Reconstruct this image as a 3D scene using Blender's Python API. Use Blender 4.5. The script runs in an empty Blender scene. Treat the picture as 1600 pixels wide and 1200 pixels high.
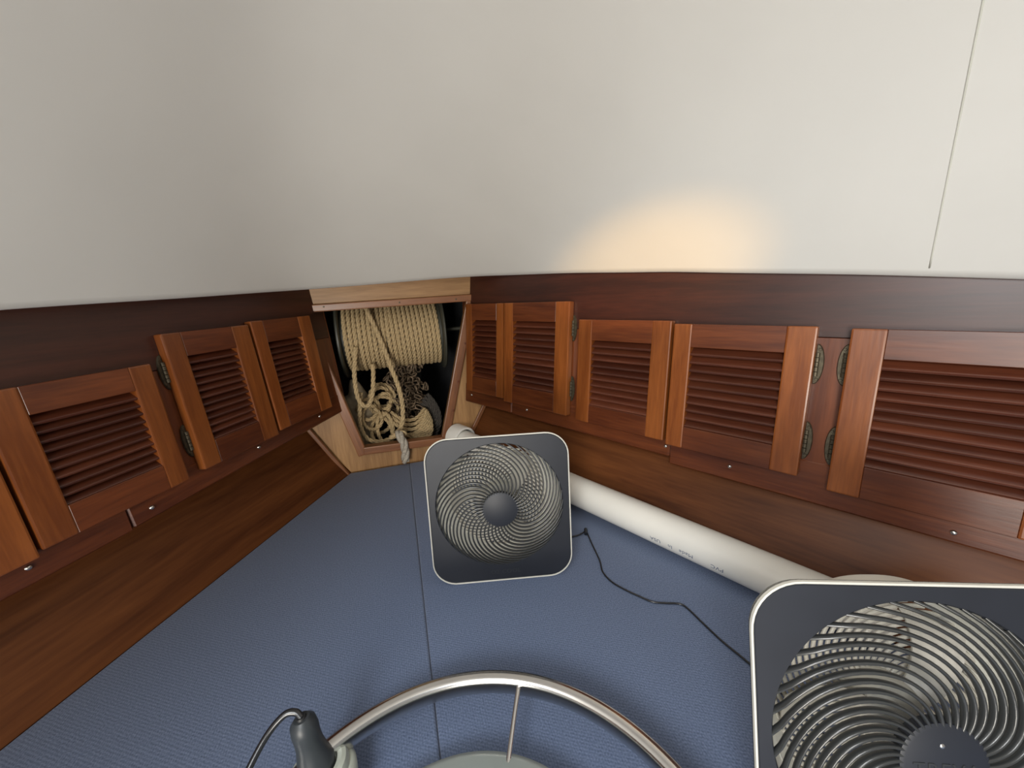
import bpy, bmesh, math, random
import numpy as np
from mathutils import Matrix, Vector
from mathutils.bvhtree import BVHTree

random.seed(7)
scene = bpy.context.scene
COL = scene.collection
PI = math.pi

# ------------------------------------------------------------------ camera
cam_d = bpy.data.cameras.new('camera')
cam = bpy.data.objects.new('camera', cam_d)
COL.objects.link(cam)
cam_d.sensor_width = 36.0
cam_d.lens = 13.5
cam_d.clip_start = 0.01
HOR = -0.055                                   # roll of the hand-held camera (horizon slope)
_rho = math.atan(HOR)
_d = (600 - (467 + HOR * 187)) * math.cos(_rho)
_phi = math.atan(_d / 600)
_U = Vector((math.cos(_phi) * math.sin(_rho), -math.cos(_phi) * math.cos(_rho), -math.sin(_phi)))
_D = Vector((-187, -133, 600)).normalized()
_D = (_D - _U * _D.dot(_U)).normalized()
_R = _D.cross(_U)
_M = Matrix((_R, _D, _U))
cr, cu, cb = _M @ Vector((1, 0, 0)), _M @ Vector((0, -1, 0)), _M @ Vector((0, 0, -1))
cam.matrix_world = Matrix(((cr.x, cu.x, cb.x, 0), (cr.y, cu.y, cb.y, 0), (cr.z, cu.z, cb.z, 0.56), (0, 0, 0, 1)))
scene.camera = cam

# ------------------------------------------------------------------ world, lights, exposure
world = bpy.data.worlds.new('world')
scene.world = world
world.use_nodes = True
world.node_tree.nodes['Background'].inputs[0].default_value = (1.0, 0.97, 0.92, 1)
world.node_tree.nodes['Background'].inputs[1].default_value = 0.24


def area_light(name, loc, target, sx, sy, power, col):
    l = bpy.data.lights.new(name, 'AREA')
    l.shape = 'RECTANGLE'
    l.size, l.size_y = sx, sy
    l.energy = power
    l.color = col
    o = bpy.data.objects.new(name, l)
    COL.objects.link(o)
    o.location = loc
    o.rotation_euler = (Vector(target) - Vector(loc)).to_track_quat('-Z', 'Y').to_euler()
    return o


area_light('companionway_daylight', (-0.70, -1.20, 0.20), (-0.15, 0.8, 0.80), 0.6, 0.6, 23.0, (1.0, 0.94, 0.84))
area_light('overhead_hatch_daylight', (-0.42, -0.15, 0.93), (-0.10, 0.25, 0.0), 0.30, 0.34, 3.0, (1.0, 0.98, 0.95))


def spot_light(name, loc, target, cone, blend, power, col, radius):
    l = bpy.data.lights.new(name, 'SPOT')
    l.energy = power
    l.color = col
    l.spot_size = math.radians(cone)
    l.spot_blend = blend
    l.shadow_soft_size = radius
    o = bpy.data.objects.new(name, l)
    COL.objects.link(o)
    o.location = loc
    o.rotation_euler = (Vector(target) - Vector(loc)).to_track_quat('-Z', 'Y').to_euler()
    return o


# daylight falling through the deck hatch above and to the left of the viewer
spot_light('deck_hatch_daylight', (-0.42, -0.50, 0.90), (0.55, 0.34, 0.04), 76, 0.6, 36.0, (0.93, 0.97, 1.0), 0.2)
spot_light('warm_patch_spot', (-0.30, -0.42, 0.80), (0.515, 0.725, 0.585), 11, 1.0, 52.0, (1.0, 0.56, 0.13), 0.01).scale = (1.9, 1.0, 1.0)  # added warm spot, only makes the golden patch on the liner

vs = scene.view_settings
vs.view_transform = 'Standard'
vs.look = 'None'
vs.gamma = 1.0
vs.use_curve_mapping = False
vs.exposure = 0.36


# ------------------------------------------------------------------ materials
def new_mat(name):
    m = bpy.data.materials.new(name)
    m.use_nodes = True
    nt = m.node_tree
    return m, nt, nt.nodes['Principled BSDF']


def setin(b, **kw):
    names = {'rough': 'Roughness', 'metal': 'Metallic', 'coat': 'Coat Weight', 'coat_r': 'Coat Roughness',
             'spec': 'Specular IOR Level', 'trans': 'Transmission Weight', 'sheen': 'Sheen Weight'}
    for k, v in kw.items():
        b.inputs[names[k]].default_value = v


def wood(name, dark, light, axis='x', scale=1.0, rough=0.35, coat=0.25, vary=0.12, lo=0.35, hi=0.68):
    m, nt, b = new_mat(name)
    N, L = nt.nodes, nt.links
    tc = N.new('ShaderNodeTexCoord')
    oi = N.new('ShaderNodeObjectInfo')
    add = N.new('ShaderNodeVectorMath'); add.operation = 'ADD'
    mul = N.new('ShaderNodeVectorMath'); mul.operation = 'SCALE'
    comb = N.new('ShaderNodeCombineXYZ')
    for i in range(3):
        L.new(oi.outputs['Random'], comb.inputs[i])
    L.new(comb.outputs[0], mul.inputs[0]); mul.inputs['Scale'].default_value = 7.0
    L.new(tc.outputs['Object'], add.inputs[0]); L.new(mul.outputs[0], add.inputs[1])
    mp = N.new('ShaderNodeMapping')
    s = {'x': (2.2, 26, 26), 'y': (26, 2.2, 26), 'z': (26, 26, 2.2)}[axis]
    mp.inputs['Scale'].default_value = [q * scale for q in s]
    L.new(add.outputs[0], mp.inputs['Vector'])
    n1 = N.new('ShaderNodeTexNoise'); n1.inputs['Scale'].default_value = 1.0
    n1.inputs['Detail'].default_value = 5; n1.inputs['Roughness'].default_value = 0.6; n1.inputs['Distortion'].default_value = 0.6
    L.new(mp.outputs[0], n1.inputs['Vector'])
    n2 = N.new('ShaderNodeTexNoise'); n2.inputs['Scale'].default_value = 9.0
    n2.inputs['Detail'].default_value = 3
    L.new(mp.outputs[0], n2.inputs['Vector'])
    mixv = N.new('ShaderNodeMath'); mixv.operation = 'MULTIPLY_ADD'; mixv.inputs[1].default_value = 0.35
    sub = N.new('ShaderNodeMath'); sub.operation = 'SUBTRACT'; sub.inputs[1].default_value = 0.5
    L.new(n2.outputs['Fac'], sub.inputs[0])
    L.new(sub.outputs[0], mixv.inputs[0]); L.new(n1.outputs['Fac'], mixv.inputs[2])
    r = N.new('ShaderNodeValToRGB')
    r.color_ramp.elements[0].position = lo; r.color_ramp.elements[0].color = (*dark, 1)
    r.color_ramp.elements[1].position = hi; r.color_ramp.elements[1].color = (*light, 1)
    L.new(mixv.outputs[0], r.inputs[0])
    hsv = N.new('ShaderNodeHueSaturation')
    mr = N.new('ShaderNodeMapRange'); mr.inputs['To Min'].default_value = 1 - vary; mr.inputs['To Max'].default_value = 1 + vary
    L.new(oi.outputs['Random'], mr.inputs['Value']); L.new(mr.outputs[0], hsv.inputs['Value'])
    L.new(r.outputs[0], hsv.inputs['Color']); L.new(hsv.outputs[0], b.inputs['Base Color'])
    bp = N.new('ShaderNodeBump'); bp.inputs['Strength'].default_value = 0.12; bp.inputs['Distance'].default_value = 0.001
    L.new(n2.outputs['Fac'], bp.inputs['Height']); L.new(bp.outputs[0], b.inputs['Normal'])
    setin(b, rough=rough, coat=coat, coat_r=0.25)
    return m


def plain(name, col, rough=0.5, metal=0.0, coat=0.0, noise=0.06, nscale=30, bump=0.0, spec=0.5):
    m, nt, b = new_mat(name)
    N, L = nt.nodes, nt.links
    tc = N.new('ShaderNodeTexCoord')
    n = N.new('ShaderNodeTexNoise'); n.inputs['Scale'].default_value = nscale; n.inputs['Detail'].default_value = 4
    L.new(tc.outputs['Object'], n.inputs['Vector'])
    r = N.new('ShaderNodeValToRGB')
    r.color_ramp.elements[0].position = 0.3; r.color_ramp.elements[0].color = (*[c * (1 - noise) for c in col], 1)
    r.color_ramp.elements[1].position = 0.7; r.color_ramp.elements[1].color = (*[min(1, c * (1 + noise)) for c in col], 1)
    L.new(n.outputs['Fac'], r.inputs[0]); L.new(r.outputs[0], b.inputs['Base Color'])
    if bump:
        bp = N.new('ShaderNodeBump'); bp.inputs['Strength'].default_value = bump; bp.inputs['Distance'].default_value = 0.001
        L.new(n.outputs['Fac'], bp.inputs['Height']); L.new(bp.outputs[0], b.inputs['Normal'])
    setin(b, rough=rough, metal=metal, coat=coat, spec=spec)
    return m


def fabric(name, dark, light):
    m, nt, b = new_mat(name)
    N, L = nt.nodes, nt.links
    tc = N.new('ShaderNodeTexCoord')
    mp = N.new('ShaderNodeMapping'); mp.inputs['Rotation'].default_value = (0, 0, math.radians(32))
    L.new(tc.outputs['Object'], mp.inputs['Vector'])
    w1 = N.new('ShaderNodeTexWave'); w1.inputs['Scale'].default_value = 78; w1.inputs['Distortion'].default_value = 1.2
    w1.inputs['Detail'].default_value = 2; w1.inputs['Detail Scale'].default_value = 3
    w1.bands_direction = 'Y'
    L.new(mp.outputs[0], w1.inputs['Vector'])
    w2 = N.new('ShaderNodeTexWave'); w2.inputs['Scale'].default_value = 95; w2.bands_direction = 'X'; w2.inputs['Distortion'].default_value = 0.8
    L.new(tc.outputs['Object'], w2.inputs['Vector'])
    n = N.new('ShaderNodeTexNoise'); n.inputs['Scale'].default_value = 420; n.inputs['Detail'].default_value = 2
    L.new(tc.outputs['Object'], n.inputs['Vector'])
    a = N.new('ShaderNodeMath'); a.operation = 'MULTIPLY_ADD'; a.inputs[1].default_value = 0.20
    L.new(w1.outputs['Fac'], a.inputs[0]); L.new(n.outputs['Fac'], a.inputs[2])
    c = N.new('ShaderNodeMath'); c.operation = 'MULTIPLY_ADD'; c.inputs[1].default_value = 0.10
    L.new(w2.outputs['Fac'], c.inputs[0]); L.new(a.outputs[0], c.inputs[2])
    r = N.new('ShaderNodeValToRGB')
    r.color_ramp.elements[0].position = 0.35; r.color_ramp.elements[0].color = (*dark, 1)
    r.color_ramp.elements[1].position = 0.95; r.color_ramp.elements[1].color = (*light, 1)
    L.new(c.outputs[0], r.inputs[0]); L.new(r.outputs[0], b.inputs['Base Color'])
    bp = N.new('ShaderNodeBump'); bp.inputs['Strength'].default_value = 0.35; bp.inputs['Distance'].default_value = 0.0008
    L.new(c.outputs[0], bp.inputs['Height']); L.new(bp.outputs[0], b.inputs['Normal'])
    setin(b, rough=0.85, sheen=0.25, spec=0.25)
    return m


M = {}
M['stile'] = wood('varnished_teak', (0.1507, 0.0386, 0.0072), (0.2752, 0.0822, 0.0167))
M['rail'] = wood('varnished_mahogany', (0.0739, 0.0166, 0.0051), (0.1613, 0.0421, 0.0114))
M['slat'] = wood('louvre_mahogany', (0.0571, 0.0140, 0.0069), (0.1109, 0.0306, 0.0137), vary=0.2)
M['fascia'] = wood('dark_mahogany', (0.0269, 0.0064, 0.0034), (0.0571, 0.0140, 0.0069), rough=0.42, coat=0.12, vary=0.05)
M['panel'] = wood('panel_veneer', (0.0701, 0.0200, 0.0054), (0.1466, 0.0484, 0.0130), scale=0.6, rough=0.5, coat=0.05, vary=0.04)
M['panel'].node_tree.nodes['Principled BSDF'].inputs['Specular IOR Level'].default_value = 0.2
M['oak'] = wood('oak_plywood', (0.26, 0.130, 0.045), (0.45, 0.25, 0.100), axis='z', scale=0.9, rough=0.5, coat=0.1, vary=0.05)
M['oak_x'] = wood('oak_board', (0.24, 0.12, 0.042), (0.42, 0.235, 0.095), axis='x', scale=0.9, rough=0.5, coat=0.1, vary=0.05)
M['trim'] = wood('trim_teak', (0.15, 0.052, 0.018), (0.29, 0.115, 0.042), rough=0.4)
M['liner'] = plain('fibreglass_liner', (0.72, 0.71, 0.67), rough=0.5, noise=0.025, nscale=5, spec=0.4)
M['seam'] = plain('liner_seam', (0.60, 0.60, 0.53), rough=0.6)
M['blue'] = fabric('blue_upholstery', (0.076, 0.108, 0.192), (0.185, 0.240, 0.375))
M['bezel'] = plain('slate_plastic', (0.014, 0.0165, 0.024), rough=0.5, noise=0.12, nscale=14)
M['white'] = plain('white_plastic', (0.74, 0.73, 0.66), rough=0.4)
M['bar'] = plain('grille_plastic', (0.030, 0.032, 0.033), rough=0.28, spec=0.7)
M['rearbar'] = plain('rear_grille_plastic', (0.55, 0.525, 0.46), rough=0.4)
M['blade'] = plain('blade_plastic', (0.42, 0.40, 0.35), rough=0.35)
M['pvc'] = plain('pvc', (0.80, 0.785, 0.73), rough=0.32, noise=0.02, nscale=8)
M['ink'] = plain('blue_ink', (0.10, 0.13, 0.22), rough=0.6)
M['steel'] = plain('polished_steel', (0.68, 0.67, 0.66), rough=0.2, metal=1.0, noise=0.04)
M['bronze'] = plain('tarnished_bronze', (0.085, 0.070, 0.045), rough=0.5, metal=0.6, noise=0.3, nscale=160, bump=0.2)
M['screw'] = plain('screw_steel', (0.72, 0.70, 0.66), rough=0.25, metal=1.0)
M['rope'] = plain('natural_rope', (0.50, 0.375, 0.205), rough=0.85, noise=0.25, nscale=180, bump=0.4)
M['rope_tail'] = plain('greyed_rope', (0.42, 0.38, 0.32), rough=0.85, noise=0.3, nscale=180, bump=0.4)
M['dark_rope'] = plain('dark_rope', (0.060, 0.052, 0.045), rough=0.85, noise=0.3, nscale=180)
M['chain'] = plain('rusty_chain', (0.20, 0.145, 0.095), rough=0.6, metal=0.3, noise=0.5, nscale=90)
M['flange'] = plain('reel_flange', (0.055, 0.055, 0.042), rough=0.45)
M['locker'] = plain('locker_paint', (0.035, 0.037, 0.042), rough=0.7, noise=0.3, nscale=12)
M['black'] = plain('black_rubber', (0.012, 0.013, 0.015), rough=0.5)
M['cable'] = plain('black_cable', (0.010, 0.011, 0.014), rough=0.25, spec=0.7)
M['plug'] = plain('plug_plastic', (0.030, 0.036, 0.042), rough=0.42)
M['socket'] = plain('socket_plastic', (0.46, 0.50, 0.44), rough=0.3, noise=0.04)
M['disc'] = plain('pale_green_plastic', (0.29, 0.33, 0.32), rough=0.35, noise=0.03)
M['bag'] = plain('canvas_bag', (0.36, 0.30, 0.21), rough=0.9, noise=0.2, nscale=60)
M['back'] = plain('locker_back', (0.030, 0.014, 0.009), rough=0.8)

# ------------------------------------------------------------------ object helpers
WM = {}


def register(o, mw, parent):
    COL.objects.link(o)
    WM[o.name] = mw.copy()
    if parent is not None:
        o.parent = parent
        o.matrix_basis = WM[parent.name].inverted() @ mw
    else:
        o.matrix_basis = mw
    return o


def thing(name, label, cat, mw=Matrix.Identity(4), group=None):
    o = bpy.data.objects.new(name, None)
    o.empty_display_size = 0.05
    register(o, mw, None)
    o['label'] = label; o['category'] = cat
    if group:
        o['group'] = group
    return o


def tag(o, label, cat, group=None):
    o['label'] = label; o['category'] = cat
    if group:
        o['group'] = group
    return o


def put(name, me, mat, parent=None, mw=Matrix.Identity(4)):
    if mat is not None and not me.materials:
        me.materials.append(mat)
    return register(bpy.data.objects.new(name, me), mw, parent)


def mesh_from(bm, name='mesh', smooth=None):
    bmesh.ops.recalc_face_normals(bm, faces=bm.faces)
    me = bpy.data.meshes.new(name)
    bm.to_mesh(me); bm.free()
    if smooth is not None:
        for p in me.polygons:
            p.use_smooth = True
        if smooth < 3:
            me.set_sharp_from_angle(angle=smooth)
    return me


def box_mesh(dx, dy, dz, bev=0.0015, seg=1):
    bm = bmesh.new()
    bmesh.ops.create_cube(bm, size=1.0)
    bmesh.ops.scale(bm, vec=(dx, dy, dz), verts=bm.verts)
    if bev > 0:
        bmesh.ops.bevel(bm, geom=list(bm.edges), offset=min(bev, dx * .4, dy * .4, dz * .4), segments=seg, profile=0.6, affect='EDGES')
    return mesh_from(bm)


def T(x, y, z):
    return Matrix.Translation((x, y, z))


RZX = Matrix(((0, 0, -1, 0), (0, 1, 0, 0), (1, 0, 0, 0), (0, 0, 0, 1)))   # local X -> frame Z


def plank(name, parent, F, x0, x1, y0, y1, z0, z1, mat, grain='x', bev=0.0015, seg=1, rot=0.0):
    c = T((x0 + x1) / 2, (y0 + y1) / 2, (z0 + z1) / 2)
    if rot:
        c = c @ Matrix.Rotation(rot, 4, 'Y')
    if grain == 'x':
        return put(name, box_mesh(x1 - x0, y1 - y0, z1 - z0, bev, seg), mat, parent, F @ c)
    return put(name, box_mesh(z1 - z0, y1 - y0, x1 - x0, bev, seg), mat, parent, F @ c @ RZX)


def prism(pts, h0, h1, axis='z', bev=0.0, seg=2):
    """polygon pts (a,b) extruded; axis z: (x,y) h=z ; axis y: (x,z) h=y"""
    bm = bmesh.new()
    mk = (lambda p, h: (p[0], p[1], h)) if axis == 'z' else (lambda p, h: (p[0], h, p[1]))
    lo = [bm.verts.new(mk(p, h0)) for p in pts]
    hi = [bm.verts.new(mk(p, h1)) for p in pts]
    n = len(pts)
    bm.faces.new(lo); bm.faces.new(hi)
    for i in range(n):
        bm.faces.new((lo[i], lo[(i + 1) % n], hi[(i + 1) % n], hi[i]))
    if bev:
        bmesh.ops.bevel(bm, geom=list(bm.edges), offset=bev, segments=seg, profile=0.5, affect='EDGES')
    return mesh_from(bm)


def catmull(pts, n=8):
    P = [Vector(p) for p in pts]
    P = [P[0] * 2 - P[1]] + P + [P[-1] * 2 - P[-2]]
    out = []
    for i in range(1, len(P) - 2):
        a, b, c, d = P[i - 1:i + 3]
        for k in range(n):
            t = k / n
            out.append(0.5 * ((2 * b) + (c - a) * t + (2 * a - 5 * b + 4 * c - d) * t * t + (3 * b - a - 3 * c + d) * t ** 3))
    out.append(P[-2])
    return out


def resample(P, step):
    L = [0]
    for a, b in zip(P, P[1:]):
        L.append(L[-1] + (b - a).length)
    n = max(2, int(L[-1] / step))
    out, j = [], 0
    for i in range(n + 1):
        s = L[-1] * i / n
        while j < len(L) - 2 and L[j + 1] < s:
            j += 1
        t = (s - L[j]) / max(1e-9, L[j + 1] - L[j])
        out.append(P[j].lerp(P[j + 1], t))
    return out


def frames(P):
    tans = [(P[min(i + 1, len(P) - 1)] - P[max(i - 1, 0)]).normalized() for i in range(len(P))]
    n = tans[0].orthogonal().normalized()
    out = []
    for t in tans:
        n = (n - t * n.dot(t)).normalized()
        out.append((t, n, t.cross(n)))
    return out


def sweep_into(V, Fc, P, rad, sides=8, closed=False, ry=None, cap=True):
    """append a tube along P to vertex/face lists"""
    fr = frames(P)
    base = len(V)
    for i, (p, (t, n, b)) in enumerate(zip(P, fr)):
        r = rad[i] if isinstance(rad, (list, tuple)) else rad
        for k in range(sides):
            a = 2 * PI * k / sides
            V.append(p + n * (math.cos(a) * r) + b * (math.sin(a) * (ry if ry else r)))
    m = len(P)
    for i in range(m - (0 if closed else 1)):
        for k in range(sides):
            a0 = base + i * sides + k; a1 = base + i * sides + (k + 1) % sides
            j = (i + 1) % m
            Fc.append((a0, a1, base + j * sides + (k + 1) % sides, base + j * sides + k))
    if cap and not closed:
        Fc.append(tuple(base + k for k in range(sides))[::-1])
        Fc.append(tuple(base + (m - 1) * sides + k for k in range(sides)))


def pymesh(V, Fc, smooth=True, sharp=None):
    me = bpy.data.meshes.new('mesh')
    me.from_pydata([tuple(v) for v in V], [], Fc)
    me.update()
    if smooth:
        for p in me.polygons:
            p.use_smooth = True
        if sharp:
            me.set_sharp_from_angle(angle=sharp)
    return me


def tube_mesh(pts, rad, sides=8, n=8, closed=False):
    V, Fc = [], []
    sweep_into(V, Fc, catmull(pts, n) if n else [Vector(p) for p in pts], rad, sides, closed)
    return pymesh(V, Fc, True, 1.0)


def rope_into(V, Fc, P, r, lay=None, sides=6):
    """three-strand twisted rope along the polyline P"""
    lay = lay or r * 7.0
    P = resample(P, r * 0.75)
    fr = frames(P)
    s = 0
    strands = [[], [], []]
    for i, (p, (t, n, b)) in enumerate(zip(P, fr)):
        if i:
            s += (P[i] - P[i - 1]).length
        for k in range(3):
            a = 2 * PI * (s / lay + k / 3)
            strands[k].append(p + n * (math.cos(a) * r * 0.5) + b * (math.sin(a) * r * 0.5))
    for st in strands:
        sweep_into(V, Fc, st, r * 0.54, sides)


def lathe_mesh(prof, n=48, axis='z', smooth=0.7):
    """prof: list of (r,h)"""
    V, Fc = [], []
    for (r, h) in prof:
        for k in range(n):
            a = 2 * PI * k / n
            if axis == 'z':
                V.append((r * math.cos(a), r * math.sin(a), h))
            elif axis == 'x':
                V.append((h, r * math.cos(a), r * math.sin(a)))
            else:
                V.append((r * math.cos(a), h, r * math.sin(a)))
    for i in range(len(prof) - 1):
        for k in range(n):
            Fc.append((i * n + k, i * n + (k + 1) % n, (i + 1) * n + (k + 1) % n, (i + 1) * n + k))
    bm = bmesh.new()
    me = bpy.data.meshes.new('tmp'); me.from_pydata(V, [], Fc)
    bm.from_mesh(me); bpy.data.meshes.remove(me)
    bmesh.ops.remove_doubles(bm, verts=bm.verts, dist=1e-6)
    return mesh_from(bm, smooth=smooth)


def text_mesh(txt, size, extrude=0.0003, spacing=1.0):
    c = bpy.data.curves.new('text', 'FONT')
    c.body = txt; c.size = size; c.extrude = extrude
    c.align_x = 'CENTER'; c.align_y = 'CENTER'; c.resolution_u = 3
    c.space_character = spacing
    o = bpy.data.objects.new('text', c)
    COL.objects.link(o)
    dg = bpy.context.evaluated_depsgraph_get()
    me = bpy.data.meshes.new_from_object(o.evaluated_get(dg))
    bpy.data.objects.remove(o); bpy.data.curves.remove(c)
    return me


def structure(o):
    o['kind'] = 'structure'
    return o


# ------------------------------------------------------------------ wall frames
ANG = math.radians(27.3)


def wall_frame(side, px, py, flare):
    fl = math.radians(flare)
    if side == 'S':
        X = Vector((math.sin(ANG), -math.cos(ANG), 0)); n = Vector((-math.cos(ANG), -math.sin(ANG), 0))
    else:
        X = Vector((math.sin(ANG), math.cos(ANG), 0)); n = Vector((math.cos(ANG), -math.sin(ANG), 0))
    Z = Vector((0, 0, 1)) * math.cos(fl) - n * math.sin(fl)
    Y = Z.cross(X)
    return Matrix(((X.x, Y.x, Z.x, px), (X.y, Y.y, Z.y, py), (X.z, Y.z, Z.z, 0), (0, 0, 0, 1)))


FS = wall_frame('S', 0.2013, 1.2832, 5)
FP = wall_frame('P', -0.1813, 1.2832, 5)
PS = wall_frame('S', 0.171, 1.300, 30)
PP = wall_frame('P', -0.208, 1.300, 30)

# ------------------------------------------------------------------ structure: hull panels, bulkhead, berth floor, locker
o = plank('wall_right', None, PS, -0.03, 2.2, 0.0, 0.012, -0.003, 0.27, M['panel'], bev=0); structure(o)
o = plank('wall_left', None, PP, -2.2, 0.03, 0.0, 0.012, -0.003, 0.30, M['panel'], bev=0); structure(o)

VS_ = wall_frame('S', 0.171, 1.300, 0)
VP_ = wall_frame('P', -0.208, 1.300, 0)
structure(plank('leak_board_1', None, VS_, -0.03, 2.2, 0.0005, 0.012, -0.13, -0.0005, M['panel'], bev=0))  # unseen boards added to block light leaking in below the side panels
structure(plank('leak_board_2', None, VP_, -2.2, 0.03, 0.0005, 0.012, -0.13, -0.0005, M['panel'], bev=0))

# bulkhead with a trapezoid opening
outer = [(-0.52, -0.10), (0.50, -0.10), (0.50, 0.72), (-0.52, 0.72)]
hole = [(-0.147, 0.080), (0.110, 0.075), (0.236, 0.540), (-0.252, 0.540)]


def bulkhead_mesh(y0, y1):
    bm = bmesh.new()
    r = []
    for y in (y0, y1):
        r.append(([bm.verts.new((a, y, b)) for a, b in outer], [bm.verts.new((a, y, b)) for a, b in hole]))
    for (ou, ho) in r:
        for i in range(4):
            bm.faces.new((ou[i], ou[(i + 1) % 4], ho[(i + 1) % 4], ho[i]))
    for k in (0, 1):
        for i in range(4):
            a, b = r[0][k], r[1][k]
            bm.faces.new((a[i], a[(i + 1) % 4], b[(i + 1) % 4], b[i]))
    return mesh_from(bm)


wf = structure(put('wall_front', bulkhead_mesh(1.31, 1.325), M['oak']))


def strip(name, parent, a, b, w, t, mat, out=Vector((0, -1, 0)), side=None, bev=0.003):
    """batten from a to b (3-D), width w (towards side), thickness t (towards out)"""
    a, b = Vector(a), Vector(b)
    X = (b - a).normalized()
    Y = -(out - X * out.dot(X)).normalized()
    Z = X.cross(Y)
    L = (b - a).length
    mid = (a + b) / 2 - Y * (t / 2)
    if side is not None:
        mid += Z * (w / 2 * (1 if Z.dot(Vector(side)) > 0 else -1))
    mw = Matrix(((X.x, Y.x, Z.x, mid.x), (X.y, Y.y, Z.y, mid.y), (X.z, Y.z, Z.z, mid.z), (0, 0, 0, 1)))
    return put(name, box_mesh(L, t, w, bev, 2), mat, parent, mw)


Y0 = 1.31
strip('side_trim', wf, (-0.252, Y0, 0.545), (-0.140, Y0, 0.060), 0.030, 0.016, M['trim'], side=(-1, 0, 0))
strip('side_trim', wf, (0.236, Y0, 0.545), (0.104, Y0, 0.060), 0.028, 0.016, M['trim'], side=(1, 0, 0))
strip('top_trim', wf, (-0.31, Y0, 0.533), (0.275, Y0, 0.539), 0.022, 0.018, M['trim'], side=(0, 0, 1))
strip('lip_trim', wf, (-0.150, Y0 + 0.01, 0.086), (0.112, Y0 + 0.01, 0.080), 0.026, 0.034, M['trim'], side=(0, 0, -1))
strip('header_board', wf, (-0.33, Y0, 0.556), (0.29, Y0, 0.562), 0.056, 0.012, M['oak_x'], side=(0, 0, 1), bev=0.002)
strip('header_strip', wf, (-0.33, Y0, 0.616), (0.29, Y0, 0.622), 0.03, 0.014, M['trim'], side=(0, 0, 1), bev=0.002)
strip('corner_strip', wf, (-0.318, Y0 - 0.004, 0.185), (-0.214, Y0 - 0.004, -0.012), 0.012, 0.014, M['trim'], side=(1, 0, 0))
strip('corner_strip', wf, (0.285, Y0 - 0.004, 0.185), (0.173, Y0 - 0.004, -0.012), 0.014, 0.014, M['trim'], side=(-1, 0, 0))
for zz, xx in ((0.40, 0.203), (0.27, 0.168), (0.17, 0.142)):
    put('plug', lathe_mesh([(0, -0.0185), (0.004, -0.0183), (0.004, -0.010)], 12, 'y'), M['rail'], wf, T(xx + 0.016, Y0, zz))
for sx in (-0.20, 0.02, 0.20):
    put('screw', lathe_mesh([(0, -0.0195), (0.0026, -0.0188), (0.003, -0.015)], 10, 'y'), M['bronze'], wf, T(sx, Y0, 0.548))

# chain locker interior behind the bulkhead
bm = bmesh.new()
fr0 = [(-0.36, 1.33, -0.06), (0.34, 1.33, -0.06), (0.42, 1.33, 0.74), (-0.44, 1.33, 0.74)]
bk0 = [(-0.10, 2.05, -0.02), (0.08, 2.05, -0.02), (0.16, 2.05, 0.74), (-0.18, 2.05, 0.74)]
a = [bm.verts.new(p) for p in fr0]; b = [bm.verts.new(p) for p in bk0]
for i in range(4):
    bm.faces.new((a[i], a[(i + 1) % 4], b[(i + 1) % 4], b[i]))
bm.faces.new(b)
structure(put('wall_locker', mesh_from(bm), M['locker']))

structure(put('floor', prism([(-0.22, 1.31), (0.18, 1.31), (1.12, -0.55), (-1.16, -0.55)], -0.16, -0.112), M['oak_x']))

# ------------------------------------------------------------------ overhead liner
EDGE = [[-0.562, 0.535, 0.564], [-0.548, 0.562, 0.566], [-0.531, 0.594, 0.568], [-0.512, 0.632, 0.57], [-0.488, 0.678, 0.573],
        [-0.458, 0.736, 0.576], [-0.42, 0.81, 0.579], [-0.369, 0.908, 0.583], [-0.299, 1.044, 0.59], [-0.251, 1.129, 0.594],
        [-0.186, 1.192, 0.598], [-0.107, 1.23, 0.602], [-0.018, 1.248, 0.606], [0.076, 1.249, 0.61], [0.172, 1.233, 0.613],
        [0.263, 1.188, 0.613], [0.338, 1.101, 0.608], [0.394, 0.992, 0.603], [0.442, 0.899, 0.598], [0.484, 0.819, 0.592],
        [0.52, 0.748, 0.587], [0.553, 0.685, 0.583], [0.581, 0.63, 0.577], [0.607, 0.58, 0.572], [0.651, 0.494, 0.564],
        [0.688, 0.423, 0.557], [0.719, 0.363, 0.55], [0.745, 0.312, 0.544], [0.779, 0.248, 0.536], [0.806, 0.195, 0.529], [0.842, 0.125, 0.52]]
EDGE = [(-1.08, -0.50, 0.53), (-0.87, -0.08, 0.54), (-0.70, 0.26, 0.552)] + EDGE + [(0.95, -0.09, 0.51), (1.16, -0.50, 0.50)]
E3 = resample(catmull(EDGE, 6), 0.02)
for _ in range(6):
    E3 = [E3[0]] + [(E3[i - 1] + E3[i] * 2 + E3[i + 1]) / 4 for i in range(1, len(E3) - 1)] + [E3[-1]]
V, Fc = [], []
ROWS = 26
ZC = 1.0
nE = len(E3)
for i, e in enumerate(E3):
    ya = e.y if e.y < 0.15 else 0.15 + (e.y - 0.15) * 0.42
    A = Vector((0.34 * e.x, ya, 0))
    tn = (E3[min(i + 1, nE - 1)] - E3[max(i - 1, 0)]); tn.z = 0; tn.normalize()
    outb = Vector((-tn.y, tn.x, 0))
    col = [e + outb * 0.060 + Vector((0, 0, 0.010)), e + outb * 0.018 + Vector((0, 0, 0.0015)), e + outb * 0.007 + Vector((0, 0, 0.0))]
    for k in range(ROWS + 1):
        t = (k / ROWS) ** 1.3
        p = Vector((e.x + (A.x - e.x) * t, e.y + (A.y - e.y) * t, 0))
        p.z = e.z + 0.001 + (ZC - e.z) * (t * (1.42 - 0.42 * t))
        col.append(p)
    V.append(col)
R_ = ROWS + 4
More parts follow.
